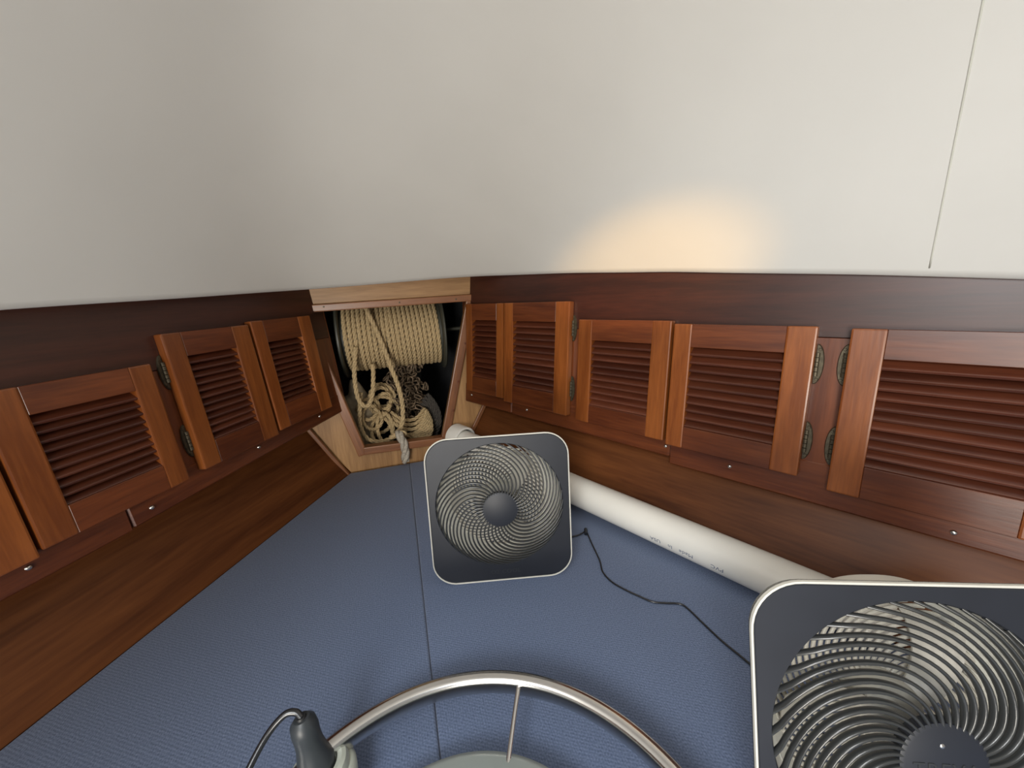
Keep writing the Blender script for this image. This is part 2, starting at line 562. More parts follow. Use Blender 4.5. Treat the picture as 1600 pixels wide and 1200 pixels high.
for k in range(4, R_):
    for _ in range(int(5 * (k - 3))):
        V = [V[0]] + [V[i][:k] + [(V[i - 1][k] + V[i][k] * 2 + V[i + 1][k]) / 4] + V[i][k + 1:] for i in range(1, nE - 1)] + [V[-1]]
V = [p for c_ in V for p in c_]
for i in range(nE - 1):
    for k in range(R_ - 1):
        Fc.append((i * R_ + k, i * R_ + k + 1, (i + 1) * R_ + k + 1, (i + 1) * R_ + k))
# crown of the ceiling: bridge both sides (mirror pairs) so that the top is closed
top = [i * R_ + R_ - 1 for i in range(nE)]
half = nE // 2
for i in range(half - 1):
    j0, j1 = nE - 1 - i, nE - 2 - i
    if i + 1 < j1:
        Fc.append((top[i], top[i + 1], top[j1], top[j0]))
liner_me = pymesh(V, Fc, True)
bm = bmesh.new(); bm.from_mesh(liner_me); bmesh.ops.recalc_face_normals(bm, faces=bm.faces); bm.to_mesh(liner_me)
bvh = BVHTree.FromBMesh(bm); bm.free()
ceiling = structure(put('ceiling', liner_me, M['liner']))
# moulded seam across the starboard side of the liner
pts = []
for k in range(40):
    q = Vector((0.716, 0.362, 0)) + Vector((-0.889, -0.459, 0)) * (0.005 + 0.43 * k / 39)
    hit = bvh.ray_cast(Vector((q.x, q.y, 0.3)), Vector((0, 0, 1)))
    if hit[0] is not None:
        pts.append(hit[0] + Vector((0, 0, 0.0004)))
V, Fc = [], []
sweep_into(V, Fc, pts, 0.0011, 6)
put('seam', pymesh(V, Fc), M['seam'], ceiling)

# ------------------------------------------------------------------ berth cushions
GR = None


def edge_x(side, y):
    return (-0.208 - (1.30 - y) * math.tan(ANG) + 0.004) if side == 'P' else (0.171 + (1.30 - y) * math.tan(ANG) - 0.004)


def cushion_mesh(pts):
    bm = bmesh.new()
    lo = [bm.verts.new((x, y, -0.11)) for x, y in pts]
    hi = [bm.verts.new((x, y, 0.0)) for x, y in pts]
    n = len(pts)
    bm.faces.new(lo); ft = bm.faces.new(hi)
    for i in range(n):
        bm.faces.new((lo[i], lo[(i + 1) % n], hi[(i + 1) % n], hi[i]))
    bmesh.ops.bevel(bm, geom=list(ft.edges), offset=0.005, segments=4, profile=0.5, affect='EDGES')
    return mesh_from(bm, smooth=0.6)


yb, yf = -0.55, 1.300
o = put('berth_cushion', cushion_mesh([(-0.0102, yf), (edge_x('P', yf), yf), (edge_x('P', yb), yb), (-0.0102, yb)]), M['blue'])
tag(o, 'left half of the blue fabric berth mattress, beside the long seam', 'cushion')
o = put('berth_cushion', cushion_mesh([(-0.0098, yb), (edge_x('S', yb), yb), (edge_x('S', yf), yf), (-0.0098, yf)]), M['blue'])
tag(o, 'right half of the blue fabric berth mattress, under the fans and pipe', 'cushion')

# ------------------------------------------------------------------ louvred lockers
screw_me = lathe_mesh([(0, -0.0032), (0.002, -0.0028), (0.0036, -0.0016), (0.0042, 0.0)], 12, 'y')


def hinge_mesh(sgn):
    """sgn +1: leaf extends to +x from the knuckle"""
    bm = bmesh.new()
    pts = []
    hw, hh = 0.0112, 0.034
    for k in range(17):
        a = -PI / 2 + PI * k / 16
        pts.append((sgn * hw * math.cos(a), hh * math.sin(a)))
    lo = [bm.verts.new((x, 0.0, z)) for x, z in pts]; hi = [bm.verts.new((x * 0.9, -0.0028, z * 0.95)) for x, z in pts]
    n = len(pts)
    bm.faces.new(lo); bm.faces.new(hi)
    for i in range(n):
        bm.faces.new((lo[i], lo[(i + 1) % n], hi[(i + 1) % n], hi[i]))
    me = mesh_from(bm)
    bm = bmesh.new(); bm.from_mesh(me)
    for zc in (-0.016, -0.008, 0.0, 0.008, 0.016):
        mm = T(sgn * 0.0015, -0.0042, zc)
        bmesh.ops.create_cone(bm, cap_ends=True, segments=10, radius1=0.0036, radius2=0.0036, depth=0.0068, matrix=mm)
    for zc in (-0.025, 0.025):
        bmesh.ops.create_cone(bm, cap_ends=True, segments=10, radius1=0.0026, radius2=0.002, depth=0.0016, matrix=T(sgn * 0.004, -0.0034, zc) @ Matrix.Rotation(PI / 2, 4, 'X'))
    return mesh_from(bm, smooth=0.6)


HINGE = {1: hinge_mesh(1), -1: hinge_mesh(-1)}
DT = 0.019          # door thickness, doors lie on the face frame


def door(F, parent, x0, x1, z0, z1, sw_l, sw_r, rt, rb, nslat, label=None, hinge=None, hz=()):
    """door of two stiles (the part), two rails, louvre slats and hinges (its sub-parts)"""
    bm = bmesh.new()
    H = z1 - z0
    cx, cz = (x0 + x1) / 2, (z0 + z1) / 2
    for xa, xb in ((x0, x0 + sw_l), (x1 - sw_r, x1)):
        g = bmesh.ops.create_cube(bm, size=1.0)
        bmesh.ops.scale(bm, vec=(H, DT, xb - xa), verts=g['verts'])
        bmesh.ops.translate(bm, vec=(0, 0, -((xa + xb) / 2 - cx)), verts=g['verts'])
    bmesh.ops.bevel(bm, geom=list(bm.edges), offset=0.0028, segments=2, profile=0.6, affect='EDGES')
    d = put('door', mesh_from(bm), M['stile'], parent, F @ T(cx, -DT / 2, cz) @ RZX)
    if label:
        d['label'] = label
    xi0, xi1 = x0 + sw_l - 0.0003, x1 - sw_r + 0.0003
    plank('door_rail', d, F, xi0, xi1, -DT + 0.0006, -0.0006, z1 - rt, z1 - 0.0004, M['rail'], bev=0.0008)
    plank('door_rail', d, F, xi0, xi1, -DT + 0.0006, -0.0006, z0 + 0.0004, z0 + rb, M['rail'], bev=0.0008)
    zb, zt = z0 + rb, z1 - rt
    pitch = (zt - zb) / nslat
    depth = 0.024
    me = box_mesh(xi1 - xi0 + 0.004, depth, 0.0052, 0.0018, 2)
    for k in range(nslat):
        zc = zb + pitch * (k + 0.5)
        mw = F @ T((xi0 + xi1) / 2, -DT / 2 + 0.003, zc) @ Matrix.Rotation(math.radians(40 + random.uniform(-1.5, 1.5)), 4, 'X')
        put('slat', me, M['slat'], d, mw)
    if hinge:
        for z in hz:
            xh = x1 + 0.001 if hinge > 0 else x0 - 0.001
            put('hinge', HINGE[hinge], M['bronze'], d, F @ T(xh, -0.0002, z))
    return d


# --- starboard
cs = thing('louvred_locker', 'long brightly lit mahogany locker with louvred doors along the right side', 'cabinet', FS)
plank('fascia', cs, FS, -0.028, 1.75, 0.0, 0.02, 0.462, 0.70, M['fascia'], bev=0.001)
plank('bottom_rail', cs, FS, -0.028, 0.212, 0.0, 0.021, 0.194, 0.262, M['rail'], bev=0.003)
plank('bottom_rail', cs, FS, 0.2125, 0.7115, 0.0, 0.020, 0.190, 0.262, M['rail'], bev=0.003, rot=0.004)
plank('bottom_rail', cs, FS, 0.712, 1.75, 0.0, 0.021, 0.174, 0.250, M['rail'], bev=0.003, rot=0.0)
for (a_, b_) in ((-0.028, 0.03), (0.175, 0.225), (0.405, 0.50), (0.675, 0.738), (0.918, 1.010), (1.195, 1.262), (1.45, 1.52), (1.70, 1.75)):
    plank('mullion', cs, FS, a_, b_, 0.0015, 0.0195, 0.240, 0.4615, M['rail'], grain='z', bev=0.0005)
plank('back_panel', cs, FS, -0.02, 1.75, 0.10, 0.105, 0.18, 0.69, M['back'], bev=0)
plank('underside', cs, FS, -0.02, 1.75, 0.0215, 0.10, 0.192, 0.200, M['panel'], bev=0)
plank('end_panel', cs, FS, -0.032, -0.0285, 0.0, 0.09, 0.20, 0.69, M['rail'], grain='z', bev=0)
door(FS, cs, 0.008, 0.190, 0.240, 0.531, 0.032, 0.030, 0.052, 0.052, 11, 'narrow louvred door in the corner by the rope locker')
door(FS, cs, 0.196, 0.439, 0.232, 0.531, 0.037, 0.046, 0.053, 0.054, 11, 'louvred door second from the corner', 1, (0.463, 0.304))
door(FS, cs, 0.469, 0.703, 0.228, 0.486, 0.040, 0.042, 0.050, 0.046, 10, 'third louvred door from the corner')
door(FS, cs, 0.7085, 0.943, 0.222, 0.480, 0.036, 0.042, 0.046, 0.046, 10, 'fourth louvred door from the corner', 1, (0.417, 0.284))
door(FS, cs, 0.984, 1.222, 0.211, 0.478, 0.041, 0.042, 0.045, 0.052, 11, 'largest louvred door at the right edge', -1, (0.419, 0.283))
door(FS, cs, 1.229, 1.468, 0.205, 0.472, 0.041, 0.042, 0.045, 0.052, 11)
for sx, sz in ((0.703, 0.212), (0.833, 0.203), (1.129, 0.190), (0.278, 0.217), (0.013, 0.222), (1.40, 0.188)):
    put('screw', screw_me, M['screw'], cs, FS @ T(sx, 0.0, sz))

# --- port
cp = thing('louvred_locker', 'dim reddish mahogany locker with louvred doors along the left side', 'cabinet', FP)
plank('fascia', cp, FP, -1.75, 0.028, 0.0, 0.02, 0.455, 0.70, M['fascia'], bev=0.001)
plank('bottom_rail', cp, FP, -0.60, 0.028, 0.0, 0.021, 0.208, 0.268, M['rail'], bev=0.003, rot=-0.03)
plank('bottom_rail', cp, FP, -1.75, -0.6005, 0.0, 0.021, 0.196, 0.258, M['rail'], bev=0.003)
for (a_, b_) in ((-0.028, 0.09), (0.245, 0.30), (0.445, 0.535), (0.690, 0.742), (0.91, 0.99), (1.16, 1.21), (1.70, 1.75)):
    plank('mullion', cp, FP, -b_, -a_, 0.0015, 0.0195, 0.240, 0.4545, M['rail'], grain='z', bev=0.0005)
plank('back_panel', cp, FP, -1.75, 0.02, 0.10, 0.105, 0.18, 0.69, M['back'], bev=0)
plank('underside', cp, FP, -1.75, 0.02, 0.0215, 0.10, 0.212, 0.220, M['panel'], bev=0)
plank('end_panel', cp, FP, 0.0285, 0.032, 0.0, 0.09, 0.22, 0.69, M['rail'], grain='z', bev=0)
door(FP, cp, -0.266, -0.060, 0.252, 0.527, 0.036, 0.050, 0.055, 0.060, 11, 'louvred door beside the rope locker')
door(FP, cp, -0.470, -0.2745, 0.245, 0.520, 0.037, 0.046, 0.048, 0.050, 12, 'middle louvred door with a lighter left edge', -1, (0.448, 0.309))
door(FP, cp, -0.7145, -0.503, 0.241, 0.470, 0.041, 0.036, 0.042, 0.046, 10, 'louvred door at the left edge')
door(FP, cp, -0.930, -0.7195, 0.234, 0.472, 0.040, 0.042, 0.045, 0.046, 10)
door(FP, cp, -1.180, -0.975, 0.232, 0.472, 0.040, 0.042, 0.045, 0.046, 10)
for sx, sz in ((0.726, 0.222), (0.566, 0.219), (0.323, 0.233), (0.10, 0.236)):
    put('screw', screw_me, M['screw'], cp, FP @ T(-sx, 0.0, sz))

# ------------------------------------------------------------------ PVC pipe
PA = math.radians(26.6)
pd = Vector((math.sin(PA), -math.cos(PA), 0)); pn = Vector((math.cos(PA), math.sin(PA), 0))
pr = 0.037
pz = Vector((0, 0, 1)); py_ = pz.cross(pd)
pd.z = -0.027; pd.normalize()
p_org = pn * 0.724 + pd * -1.09 + Vector((0, 0, pr + 0.001))
pz = pd.cross(py_).normalized()
PF = Matrix(((pd.x, py_.x, pz.x, p_org.x), (pd.y, py_.y, pz.y, p_org.y), (pd.z, py_.z, pz.z, p_org.z), (0, 0, 0, 1)))
pipe = thing('pvc_pipe', 'long white plastic pipe lying along the right edge of the mattress', 'pipe', PF)
put('tube', lathe_mesh([(pr - 0.004, 0.01), (pr, 0.01), (pr, 1.12), (pr - 0.004, 1.12), (pr - 0.004, 0.01)], 64, 'x'), M['pvc'], pipe, PF)
put('coupling', lathe_mesh([(0, -0.004), (pr + 0.005, -0.004), (pr + 0.008, -0.001), (pr + 0.008, 0.052), (pr + 0.007, 0.0545), (pr + 0.0003, 0.0545), (pr + 0.0003, 0.006), (0, 0.006)], 64, 'x'), M['pvc'], pipe, PF @ T(0, 0, 0.006))


for txt, x, size in (('USA', 0.764, 0.0125), ('In', 0.796, 0.0125), ('Made', 0.828, 0.0125), ('PVC', 0.886, 0.0125)):
    me = text_mesh(txt, size, 0.0, 1.05)
    for v in me.vertices:
        u, w = v.co.x, v.co.y
        a = math.radians(-13) - w / pr                      # height on the pipe wall, inverted
        v.co = Vector((x - u, -math.cos(a) * (pr + 0.0003), math.sin(a) * (pr + 0.0003)))
    put('print', me, M['ink'], pipe, PF)

# ------------------------------------------------------------------ fans
FW, FH, GZ, GR_, HR = 0.277, 0.298, 0.159, 0.1225, 0.034


def outline(w, h, r, n=160, grow=0.0):
    """rounded rectangle, bottom at z=0, centred on x; returned by angle about the grille centre"""
    hw, hh = w / 2 + grow, h / 2 + grow
    r = r + grow
    out = []
    for k in range(n):
        a = 2 * PI * k / n
        dx, dz = math.cos(a), math.sin(a)
        lo_, hi_ = 0.0, 1.0
        zc = GZ - h / 2
        for _ in range(40):
            m = (lo_ + hi_) / 2
            x, z = dx * m, zc + dz * m
            qx, qz = max(abs(x) - (hw - r), 0), max(abs(z) - (hh - r), 0)
            inside = math.hypot(qx, qz) <= r and abs(x) <= hw and abs(z) <= hh
            if inside: lo_ = m
            else: hi_ = m
        out.append((dx * lo_, GZ + dz * lo_))
    return out


def loft(loops, closed_loop=False, smooth=0.6):
    V, Fc = [], []
    n = len(loops[0])
    for l in loops:
        V += l
    m = len(loops)
    for i in range(m - (0 if closed_loop else 1)):
        j = (i + 1) % m
        for k in range(n):
            Fc.append((i * n + k, i * n + (k + 1) % n, j * n + (k + 1) % n, j * n + k))
    bm = bmesh.new(); me = bpy.data.meshes.new('t'); me.from_pydata(V, [], Fc); bm.from_mesh(me); bpy.data.meshes.remove(me)
    return mesh_from(bm, smooth=smooth)


def circ(r, y, n=160, sx=1.0):
    return [((sx + (0.97 - sx) * max(0.0, math.sin(2 * PI * k / n)) ** 4 if sx < 1 else 1.0) * r * math.cos(2 * PI * k / n), y, GZ + r * math.sin(2 * PI * k / n)) for k in range(n)]


def lift(o2, y):
    return [(x, y, z) for x, z in o2]


o_in = outline(FW, FH, 0.046, grow=-0.0022)
o_in2 = outline(FW, FH, 0.046, grow=-0.0036)
o_out = outline(FW, FH, 0.046)
o_back = outline(FW, FH, 0.046, grow=-0.006)
bezel_me = loft([circ(GR_, 0.010), circ(GR_ + 0.0005, 0.0015), circ(GR_ + 0.002, 0.0), lift(o_in2, 0.0005), lift(o_in, 0.0022), lift(o_in, 0.010)], True)
shell_me = loft([lift(o_in, 0.0100), lift(o_in, 0.0008), lift(outline(FW, FH, 0.046, grow=-0.0010), -0.0006), lift(o_out, 0.0005), lift(o_out, 0.0040), lift(o_back, 0.012), lift(outline(FW, FH, 0.040, grow=-0.022), 0.022),
                 circ(0.1270, 0.028, sx=0.86), circ(0.1262, 0.045, sx=0.80), circ(0.121, 0.056, sx=0.78), circ(0.113, 0.060, sx=0.80), circ(0.112, 0.056, sx=0.80), circ(0.117, 0.046, sx=0.84), circ(0.1235, 0.0105)], True)


def bar_mesh(sweep, hubr, rim, y_of, wid, dep, n=22, sides=6):
    P = []
    for k in range(n + 1):
        q = k / n
        r = rim + (hubr - rim) * q
        a = -sweep * (1 - (1 - q) ** 1.6)
        P.append(Vector((r * math.cos(a), y_of(q), r * math.sin(a))))
    V, Fc = [], []
    for i, p in enumerate(P):
        t = (P[min(i + 1, n)] - P[max(i - 1, 0)]).normalized()
        y = Vector((0, 1, 0)); y = (y - t * y.dot(t)).normalized(); s = t.cross(y)
        for k in range(sides):
            a = 2 * PI * k / sides
            V.append(p + s * (math.cos(a) * wid / 2) + y * (math.sin(a) * dep / 2))
    for i in range(n):
        for k in range(sides):
            Fc.append((i * sides + k, i * sides + (k + 1) % sides, (i + 1) * sides + (k + 1) % sides, (i + 1) * sides + k))
    return pymesh(V, Fc)


front_bar = bar_mesh(math.radians(82), HR - 0.003, GR_ + 0.001, lambda q: 0.003 - 0.020 * math.sqrt(max(0, 1 - (1 - min(1, q * 1.25)) ** 2)), 0.0033, 0.0066, sides=8)
rear_bar = bar_mesh(-math.radians(70), 0.030, 0.1050, lambda q: 0.053 - 0.004 * (1 - q), 0.0048, 0.003)
hub_me = lathe_mesh([(0, -0.0205), (HR - 0.003, -0.0205), (HR, -0.019), (HR, -0.010), (0, -0.010)], 48, 'y')
motor_me = lathe_mesh([(0, 0.030), (0.028, 0.030), (0.031, 0.034), (0.031, 0.055), (0, 0.056)], 40, 'y')


def blade_mesh():
    V, Fc = [], []
    nr, na = 8, 8
    for th in (0, 1):
        for i in range(nr + 1):
            r = 0.028 + (0.098 - 0.028) * i / nr
            for j in range(na + 1):
                q = j / na - 0.5
                a = q * math.radians(28) + 0.5 * (i / nr) ** 1.3
                V.append((r * math.cos(a), 0.034 + 0.016 * q + 0.0016 * th, r * math.sin(a)))
    s = (nr + 1) * (na + 1)
    for th in (0, 1):
        for i in range(nr):
            for j in range(na):
                a = th * s + i * (na + 1) + j
                Fc.append((a, a + 1, a + na + 2, a + na + 1))
    for i in range(nr):
        for j in (0, na):
            a = i * (na + 1) + j
            Fc.append((a, a + na + 1, a + na + 1 + s, a + s))
    for j in range(na):
        for i in (0, nr):
            a = i * (na + 1) + j
            Fc.append((a, a + 1, a + 1 + s, a + s))
    return pymesh(V, Fc, True, 0.7)


blade_me = blade_mesh()
stand_me = tube_mesh([(-0.05, 0.058, 0.075), (-0.05, 0.105, 0.02), (-0.05, 0.112, 0.0035), (-0.03, 0.113, 0.0035), (0.03, 0.113, 0.0035), (0.05, 0.112, 0.0035), (0.05, 0.105, 0.02), (0.05, 0.058, 0.075)], 0.003, 8, 5)
TR = Matrix.Rotation(PI / 2, 4, 'X')        # text plane XY -> XZ facing -Y


def make_fan(label, x, y, yaw, lean, roll, hub_text=None):
    base = T(x, y, 0.0015) @ Matrix.Rotation(yaw, 4, 'Z')
    Fm = base @ Matrix.Rotation(-lean, 4, 'X') @ Matrix.Rotation(-roll, 4, 'Y')
    f = thing('box_fan', label, 'fan', base, 'square fans on the mattress')
    put('bezel', bezel_me, M['bezel'], f, Fm)
    put('housing', shell_me, M['white'], f, Fm)
    g = put('front_grille', hub_me, M['bezel'], f, Fm @ T(0, 0, GZ))
    g['label'] = 'dark hub disc with spiral bars'
    for k in range(40):
        put('grille_bar', front_bar, M['bar'], g, Fm @ T(0, 0, GZ) @ Matrix.Rotation(-2 * PI * k / 40, 4, 'Y'))
    rg = put('rear_grille', motor_me, M['rearbar'], f, Fm @ T(0, 0, GZ))
    rg['label'] = 'pale rear grille with motor'
    for k in range(40):
        put('rear_bar', rear_bar, M['rearbar'], rg, Fm @ T(0, 0, GZ) @ Matrix.Rotation(-2 * PI * k / 40, 4, 'Y'))
    for k in range(3):
        put('blade', blade_me, M['blade'], f, Fm @ T(0, 0, GZ) @ Matrix.Rotation(-2 * PI * (k + 0.3) / 3, 4, 'Y'))
    put('lettering', text_mesh('O2 COOL', 0.0125, 0.0003, 1.1), M['bar'], f, Fm @ T(0.004, 0.0003, 0.0195) @ TR)
    if hub_text:
        put('lettering', text_mesh(hub_text, 0.016, 0.0004, 1.1), M['bar'], f, Fm @ T(0, -0.0206, GZ - 0.004) @ TR)
        put('hub_dimple', lathe_mesh([(0, -0.0212), (0.0018, -0.0208), (0.0022, -0.0203)], 12, 'y'), M['screw'], f, Fm @ T(-0.002, 0, GZ + 0.016))
    # folding wire foot behind, touching the mattress
    put('stand', stand_me, M['white'], f, base)
    return f


make_fan('dark square fan standing mid-mattress in front of the rope locker, farther from the viewer', 0.1483, 0.640, -0.2252, 0.0945, -0.006)
make_fan('dark square fan standing in the lower right corner, nearest the viewer', 0.384, 0.108, -0.389, 0.252, 0.0, 'TREVA')

# cord between the fans
cpts = [[0.300, 0.722, 0.0022], [0.323, 0.717, 0.003], [0.351, 0.716, 0.0035], [0.371, 0.722, 0.004], [0.368, 0.701, 0.003], [0.363, 0.677, 0.0022], [0.352, 0.624, 0.0022],
        [0.341, 0.592, 0.0022], [0.343, 0.563, 0.0022], [0.355, 0.537, 0.0022], [0.372, 0.511, 0.0022], [0.386, 0.493, 0.0022], [0.405, 0.483, 0.0022],
        [0.427, 0.473, 0.0022], [0.433, 0.459, 0.0022], [0.435, 0.424, 0.0022], [0.438, 0.387, 0.0022], [0.446, 0.342, 0.0022], [0.452, 0.27, 0.0022], [0.45, 0.235, 0.0022]]
cord = put('fan_cord', tube_mesh(cpts, 0.0017, 8, 8), M['cable'])
tag(cord, 'thin black cord snaking over the mattress between the two fans', 'cord')
put('connector', tube_mesh([(0.366, 0.712, 0.005), (0.373, 0.727, 0.006)], 0.0042, 10, 2), M['cable'], cord)

# ------------------------------------------------------------------ stainless ring with disc, socket and plug
RC = Vector((-0.0126, 0.171, 0))
RZ = 0.066
RT = T(RC.x, RC.y, 0)
ring = thing('spoked_ring', 'polished steel ring with thin spoke around a pale grey-green disc', 'steel ring', RT)
rr = 0.2495
prof = [(rr - 0.0085, RZ - 0.022), (rr - 0.0095, RZ - 0.018), (rr - 0.0095, RZ - 0.006), (rr - 0.0075, RZ - 0.001), (rr - 0.001, RZ + 0.0012), (rr + 0.006, RZ - 0.0005),
        (rr + 0.0085, RZ - 0.005), (rr + 0.0085, RZ - 0.018), (rr + 0.0065, RZ - 0.022), (rr - 0.0085, RZ - 0.022)]
put('ring', lathe_mesh(prof, 160, 'z', 0.9), M['steel'], ring, RT)
disc_me = lathe_mesh([(0, 0.054), (0.06, 0.053), (0.12, 0.050), (0.154, 0.0455), (0.162, 0.041), (0.164, 0.036), (0.162, 0.030), (0.10, 0.026), (0.045, 0.024), (0.045, 0.0), (0, 0.0)], 96, 'z', 0.7)
put('disc', disc_me, M['disc'], ring, T(-0.009, 0.186, 0))
for k in range(4):
    a = PI / 2 - math.radians(27.3) + k * PI / 2
    u = Vector((math.cos(a), math.sin(a), 0))
    put('spoke', tube_mesh([u * (rr - 0.006) + Vector((0, 0, RZ - 0.010)), u * 0.20 + Vector((0, 0, RZ - 0.016)), u * 0.150 + Vector((0, 0, 0.040))], 0.0032, 10, 6), M['steel'], ring, RT)
# socket fixed to the ring
SB = Vector((-0.137, 0.372, 0.0))
ax = Vector((-0.10, 0.10, 1.0)).normalized()
q = ax.to_track_quat('Z', 'Y').to_matrix().to_4x4()
SF = T(SB.x, SB.y, 0.0) @ q
put('socket', lathe_mesh([(0, 0.004), (0.026, 0.004), (0.0325, 0.012), (0.0325, 0.046), (0.0305, 0.054), (0.0265, 0.0565), (0.0215, 0.0555), (0.0205, 0.046), (0.0, 0.046)], 48, 'z'), M['socket'], ring, SF)
put('socket_collar', lathe_mesh([(0.0325, 0.024), (0.0375, 0.026), (0.0385, 0.038), (0.0350, 0.043), (0.0325, 0.044)], 48, 'z'), M['socket'], ring, SF)
put('bracket', box_mesh(0.050, 0.014, 0.014, 0.003, 2), M['socket'], ring, T(SB.x + 0.012, SB.y - 0.012, 0.048) @ Matrix.Rotation(-0.6, 4, 'Z'))

plug = thing('power_plug', 'black twelve-volt plug with looping cable stuck in the pale socket', 'plug', SF @ T(0, 0, 0.0465))
PFm = SF @ T(0, 0, 0.0465)
put('body', lathe_mesh([(0, 0), (0.0180, 0.0), (0.0190, 0.010), (0.0196, 0.015), (0.0180, 0.020), (0.0155, 0.030), (0.0138, 0.040), (0.0134, 0.050), (0.0140, 0.060), (0.0128, 0.069), (0.008, 0.0745), (0, 0.0755)], 40, 'z'), M['plug'], plug, PFm)
tip = SF @ Vector((0, 0, 0.1215))
put('strain_relief', lathe_mesh([(0.0062, 0.066), (0.0058, 0.074), (0.0045, 0.077), (0, 0.077)], 20, 'z'), M['black'], plug, PFm)
tx, ty, tz = tip
ca = [(tx, ty, tz), (tx - 0.006, ty + 0.004, tz + 0.005), (tx - 0.018, ty + 0.004, tz + 0.005), (tx - 0.036, ty - 0.005, tz - 0.008), (tx - 0.055, ty - 0.028, tz - 0.030),
      (tx - 0.075, ty - 0.068, tz - 0.058), (tx - 0.095, ty - 0.13, tz - 0.095), (tx - 0.11, ty - 0.22, 0.004), (tx - 0.12, ty - 0.36, 0.004)]
put('cable', tube_mesh(ca, 0.0036, 12, 8), M['cable'], plug)

# ------------------------------------------------------------------ chain locker contents
rope_r = 0.0079
rl = thing('rope_reel', 'reel of tan three-strand rope inside the bow locker', 'rope reel', T(-0.012, 1.50, 0.435))
RL = T(-0.012, 1.50, 0.435)
dr = 0.118
x0, x1 = -0.168, 0.168
turns = int((x1 - x0) / (2 * rope_r))
V, Fc = [], []
P = []
for i in range(turns * 48 + 1):
    t = i / 48
    a = 2 * PI * t
    rad = dr + 0.0015 * math.sin(t * 2.1) + 0.001 * math.sin(a + t)
    xx = x0 + rope_r + (x1 - x0 - 2 * rope_r) * (t / turns) + 0.0035 * math.sin(a) * (1 if t < turns * 0.45 else -0.4)
    P.append(Vector((xx, rad * math.cos(a), rad * math.sin(a))))
rope_into(V, Fc, P, rope_r)
put('wound_rope', pymesh(V, Fc), M['rope'], rl, RL)
put('drum', lathe_mesh([(0, x0), (dr - 0.004, x0), (dr - 0.004, x1), (0, x1)], 40, 'x'), M['flange'], rl, RL)
fl_prof = [(0, -0.004), (0.142, -0.004), (0.146, -0.001), (0.146, 0.004), (0.142, 0.007), (0.05, 0.005), (0, 0.005)]
fl_me = lathe_mesh(fl_prof, 56, 'x')
put('flange', fl_me, M['flange'], rl, RL @ T(x0 - 0.007, 0, 0))
put('flange', fl_me, M['flange'], rl, RL @ T(x1 + 0.005, 0, 0))
put('axle', lathe_mesh([(0, -0.27), (0.007, -0.27), (0.007, 0.25), (0, 0.25)], 20, 'x'), M['flange'], rl, RL)


def rope_obj(name, pts, r, mat, parent=None, n=10):
    V, Fc = [], []
    rope_into(V, Fc, catmull(pts, n), r)
    return put(name, pymesh(V, Fc), mat, parent)


hang = thing('hanging_rope', 'tan rope end crossing the reel and hanging down over the locker lip', 'rope', T(-0.012, 1.355, 0.10))
rope_obj('strand', [(-0.092, 1.40, 0.555), (-0.082, 1.372, 0.520), (-0.071, 1.366, 0.486), (-0.058, 1.361, 0.442), (-0.045, 1.357, 0.392), (-0.031, 1.352, 0.331), (-0.017, 1.345, 0.273),
                    (-0.010, 1.338, 0.215), (-0.014, 1.332, 0.157), (-0.026, 1.325, 0.122), (-0.045, 1.320, 0.108)], 0.0085, M['rope'], hang)
rope_obj('hitch', [(-0.045, 1.320, 0.108), (-0.060, 1.318, 0.098), (-0.058, 1.306, 0.103), (-0.040, 1.298, 0.112), (-0.022, 1.300, 0.116), (-0.012, 1.308, 0.108), (-0.026, 1.318, 0.098), (-0.05, 1.326, 0.098)], 0.0085, M['rope'], hang)
rope_obj('tail', [(-0.036, 1.302, 0.118), (-0.028, 1.288, 0.104), (-0.020, 1.280, 0.080), (-0.019, 1.277, 0.050), (-0.023, 1.277, 0.016)], 0.0145, M['rope_tail'], hang)

lo = thing('loose_rope', 'loose tan rope loops lying in the left of the bow locker under the reel', 'rope', T(-0.12, 1.38, 0.0))
rope_obj('loop', [(-0.135, 1.375, 0.41), (-0.145, 1.362, 0.36), (-0.152, 1.36, 0.311), (-0.152, 1.36, 0.248), (-0.141, 1.36, 0.215), (-0.123, 1.36, 0.208), (-0.106, 1.362, 0.238), (-0.095, 1.37, 0.293), (-0.090, 1.39, 0.345)], rope_r, M['rope'], lo)
rope_obj('loop', [(-0.142, 1.39, 0.25), (-0.152, 1.372, 0.195), (-0.158, 1.37, 0.150), (-0.150, 1.365, 0.105), (-0.128, 1.36, 0.080), (-0.088, 1.355, 0.075), (-0.052, 1.345, 0.088), (-0.035, 1.335, 0.105)], rope_r, M['rope'], lo)
random.seed(3)
for k in range(9):
    cx = -0.105 + random.uniform(-0.03, 0.035); cy = 1.405 + 0.012 * k * 0.6; cz = 0.115 + random.uniform(-0.05, 0.10)
    ra, rb = random.uniform(0.022, 0.045), random.uniform(0.03, 0.055)
    tl = random.uniform(-0.9, 0.9); ph = random.uniform(0, 6)
    pts = []
    for j in range(14):
        a = ph + j * 0.52
        u, w = ra * math.cos(a), rb * math.sin(a)
        pts.append((cx + u * math.cos(tl) - w * math.sin(tl), cy + 0.016 * math.sin(a * 1.5 + k) + 0.001 * j, cz + u * math.sin(tl) + w * math.cos(tl)))
    rope_obj('loop', pts, rope_r * random.uniform(0.85, 1.0), M['rope'], lo, 6)

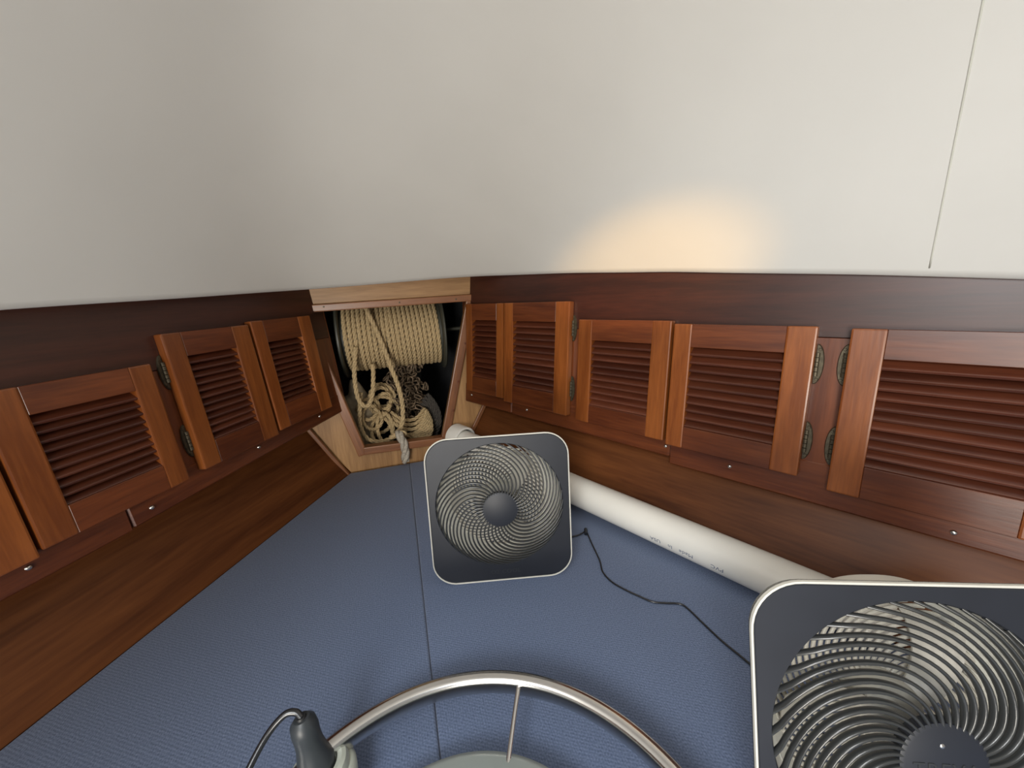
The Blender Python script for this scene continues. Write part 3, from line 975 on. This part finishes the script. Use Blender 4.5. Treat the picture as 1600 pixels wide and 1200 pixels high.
co = thing('coiled_rope', 'flat bundle of tan rope below the chain at the locker bottom', 'rope', T(0.03, 1.42, 0.0))
for k in range(6):
    off = k * 0.0125
    rope_obj('strand', [(-0.045 + off * 0.7, 1.40 + 0.008 * k, 0.085 - off * 0.55), (-0.01 + off * 0.8, 1.395, 0.062 - off * 0.5 + 0.01), (0.025 + off * 0.7, 1.395, 0.068 - off * 0.35 + 0.008), (0.055 + off * 0.45, 1.40, 0.105 - off * 0.55),
                        (0.074 + off * 0.2, 1.42, 0.150 - off * 0.6)], 0.0072, M['rope'], co, 8)
for k in range(3):
    rope_obj('strand', [(-0.055, 1.43 - 0.012 * k, 0.155 - 0.015 * k), (-0.015, 1.415 - 0.012 * k, 0.125 - 0.014 * k), (0.03, 1.415 - 0.012 * k, 0.122 - 0.014 * k), (0.070, 1.44 - 0.012 * k, 0.15 - 0.012 * k)], 0.0072, M['rope'], co, 8)

# chain heap: one long chain
V, Fc = [], []
random.seed(11)
for k in range(330):
    t = random.random()
    a = random.uniform(0, 2 * PI)
    rr_ = 0.095 * (1 - 0.30 * t) * math.sqrt(random.random())
    c = Vector((0.012 + rr_ * math.cos(a), 1.485 + 0.7 * rr_ * math.sin(a), 0.01 + 0.33 * t))
    rot = Matrix.Rotation(random.uniform(0, 6.28), 3, 'X') @ Matrix.Rotation(random.uniform(0, 6.28), 3, 'Y') @ Matrix.Rotation(random.uniform(0, 6.28), 3, 'Z')
    loop = []
    for j in range(12):
        b_ = 2 * PI * j / 12
        loop.append(c + rot @ Vector((0.0075 * math.cos(b_), 0.0070 * (1 if math.sin(b_) > 0 else -1) * (abs(math.sin(b_)) > 0.01) + 0.0065 * math.sin(b_), 0)))
    sweep_into(V, Fc, loop, 0.0030, 5, closed=True)
ch = put('anchor_chain', pymesh(V, Fc), M['chain'])
tag(ch, 'rusty brown anchor chain heaped under the rope reel', 'chain')

dk = thing('dark_line', 'dark grey rope coil at the right of the bow locker', 'rope', T(0.10, 1.45, 0.0))
for k in range(4):
    o_ = 0.011 * k
    rope_obj('turn', [(0.085 - o_, 1.46, 0.20 - o_), (0.108 - o_ * 0.7, 1.452, 0.165 - o_ * 0.4), (0.122 - o_, 1.45, 0.12 - o_ * 0.2), (0.118 - o_, 1.45, 0.07), (0.095 - o_, 1.455, 0.03), (0.07 - o_, 1.47, 0.01)], 0.0075, M['dark_rope'], dk, 8)

bm = bmesh.new()
bmesh.ops.create_icosphere(bm, subdivisions=4, radius=1.0)
for v in bm.verts:
    n_ = v.co.copy()
    k = 1 + 0.10 * math.sin(4 * n_.x + 2 * n_.z) * math.cos(5 * n_.z + 1.3) + 0.05 * math.sin(11 * n_.z + 6 * n_.x)
    v.co = Vector((n_.x * 0.050 * k, n_.y * 0.05 * k, n_.z * 0.15 * k))
bg = put('canvas_bag', mesh_from(bm, smooth=4), M['bag'], None, T(-0.165, 1.475, 0.125))
tag(bg, 'crumpled pale canvas bag at the far left of the bow locker', 'bag')
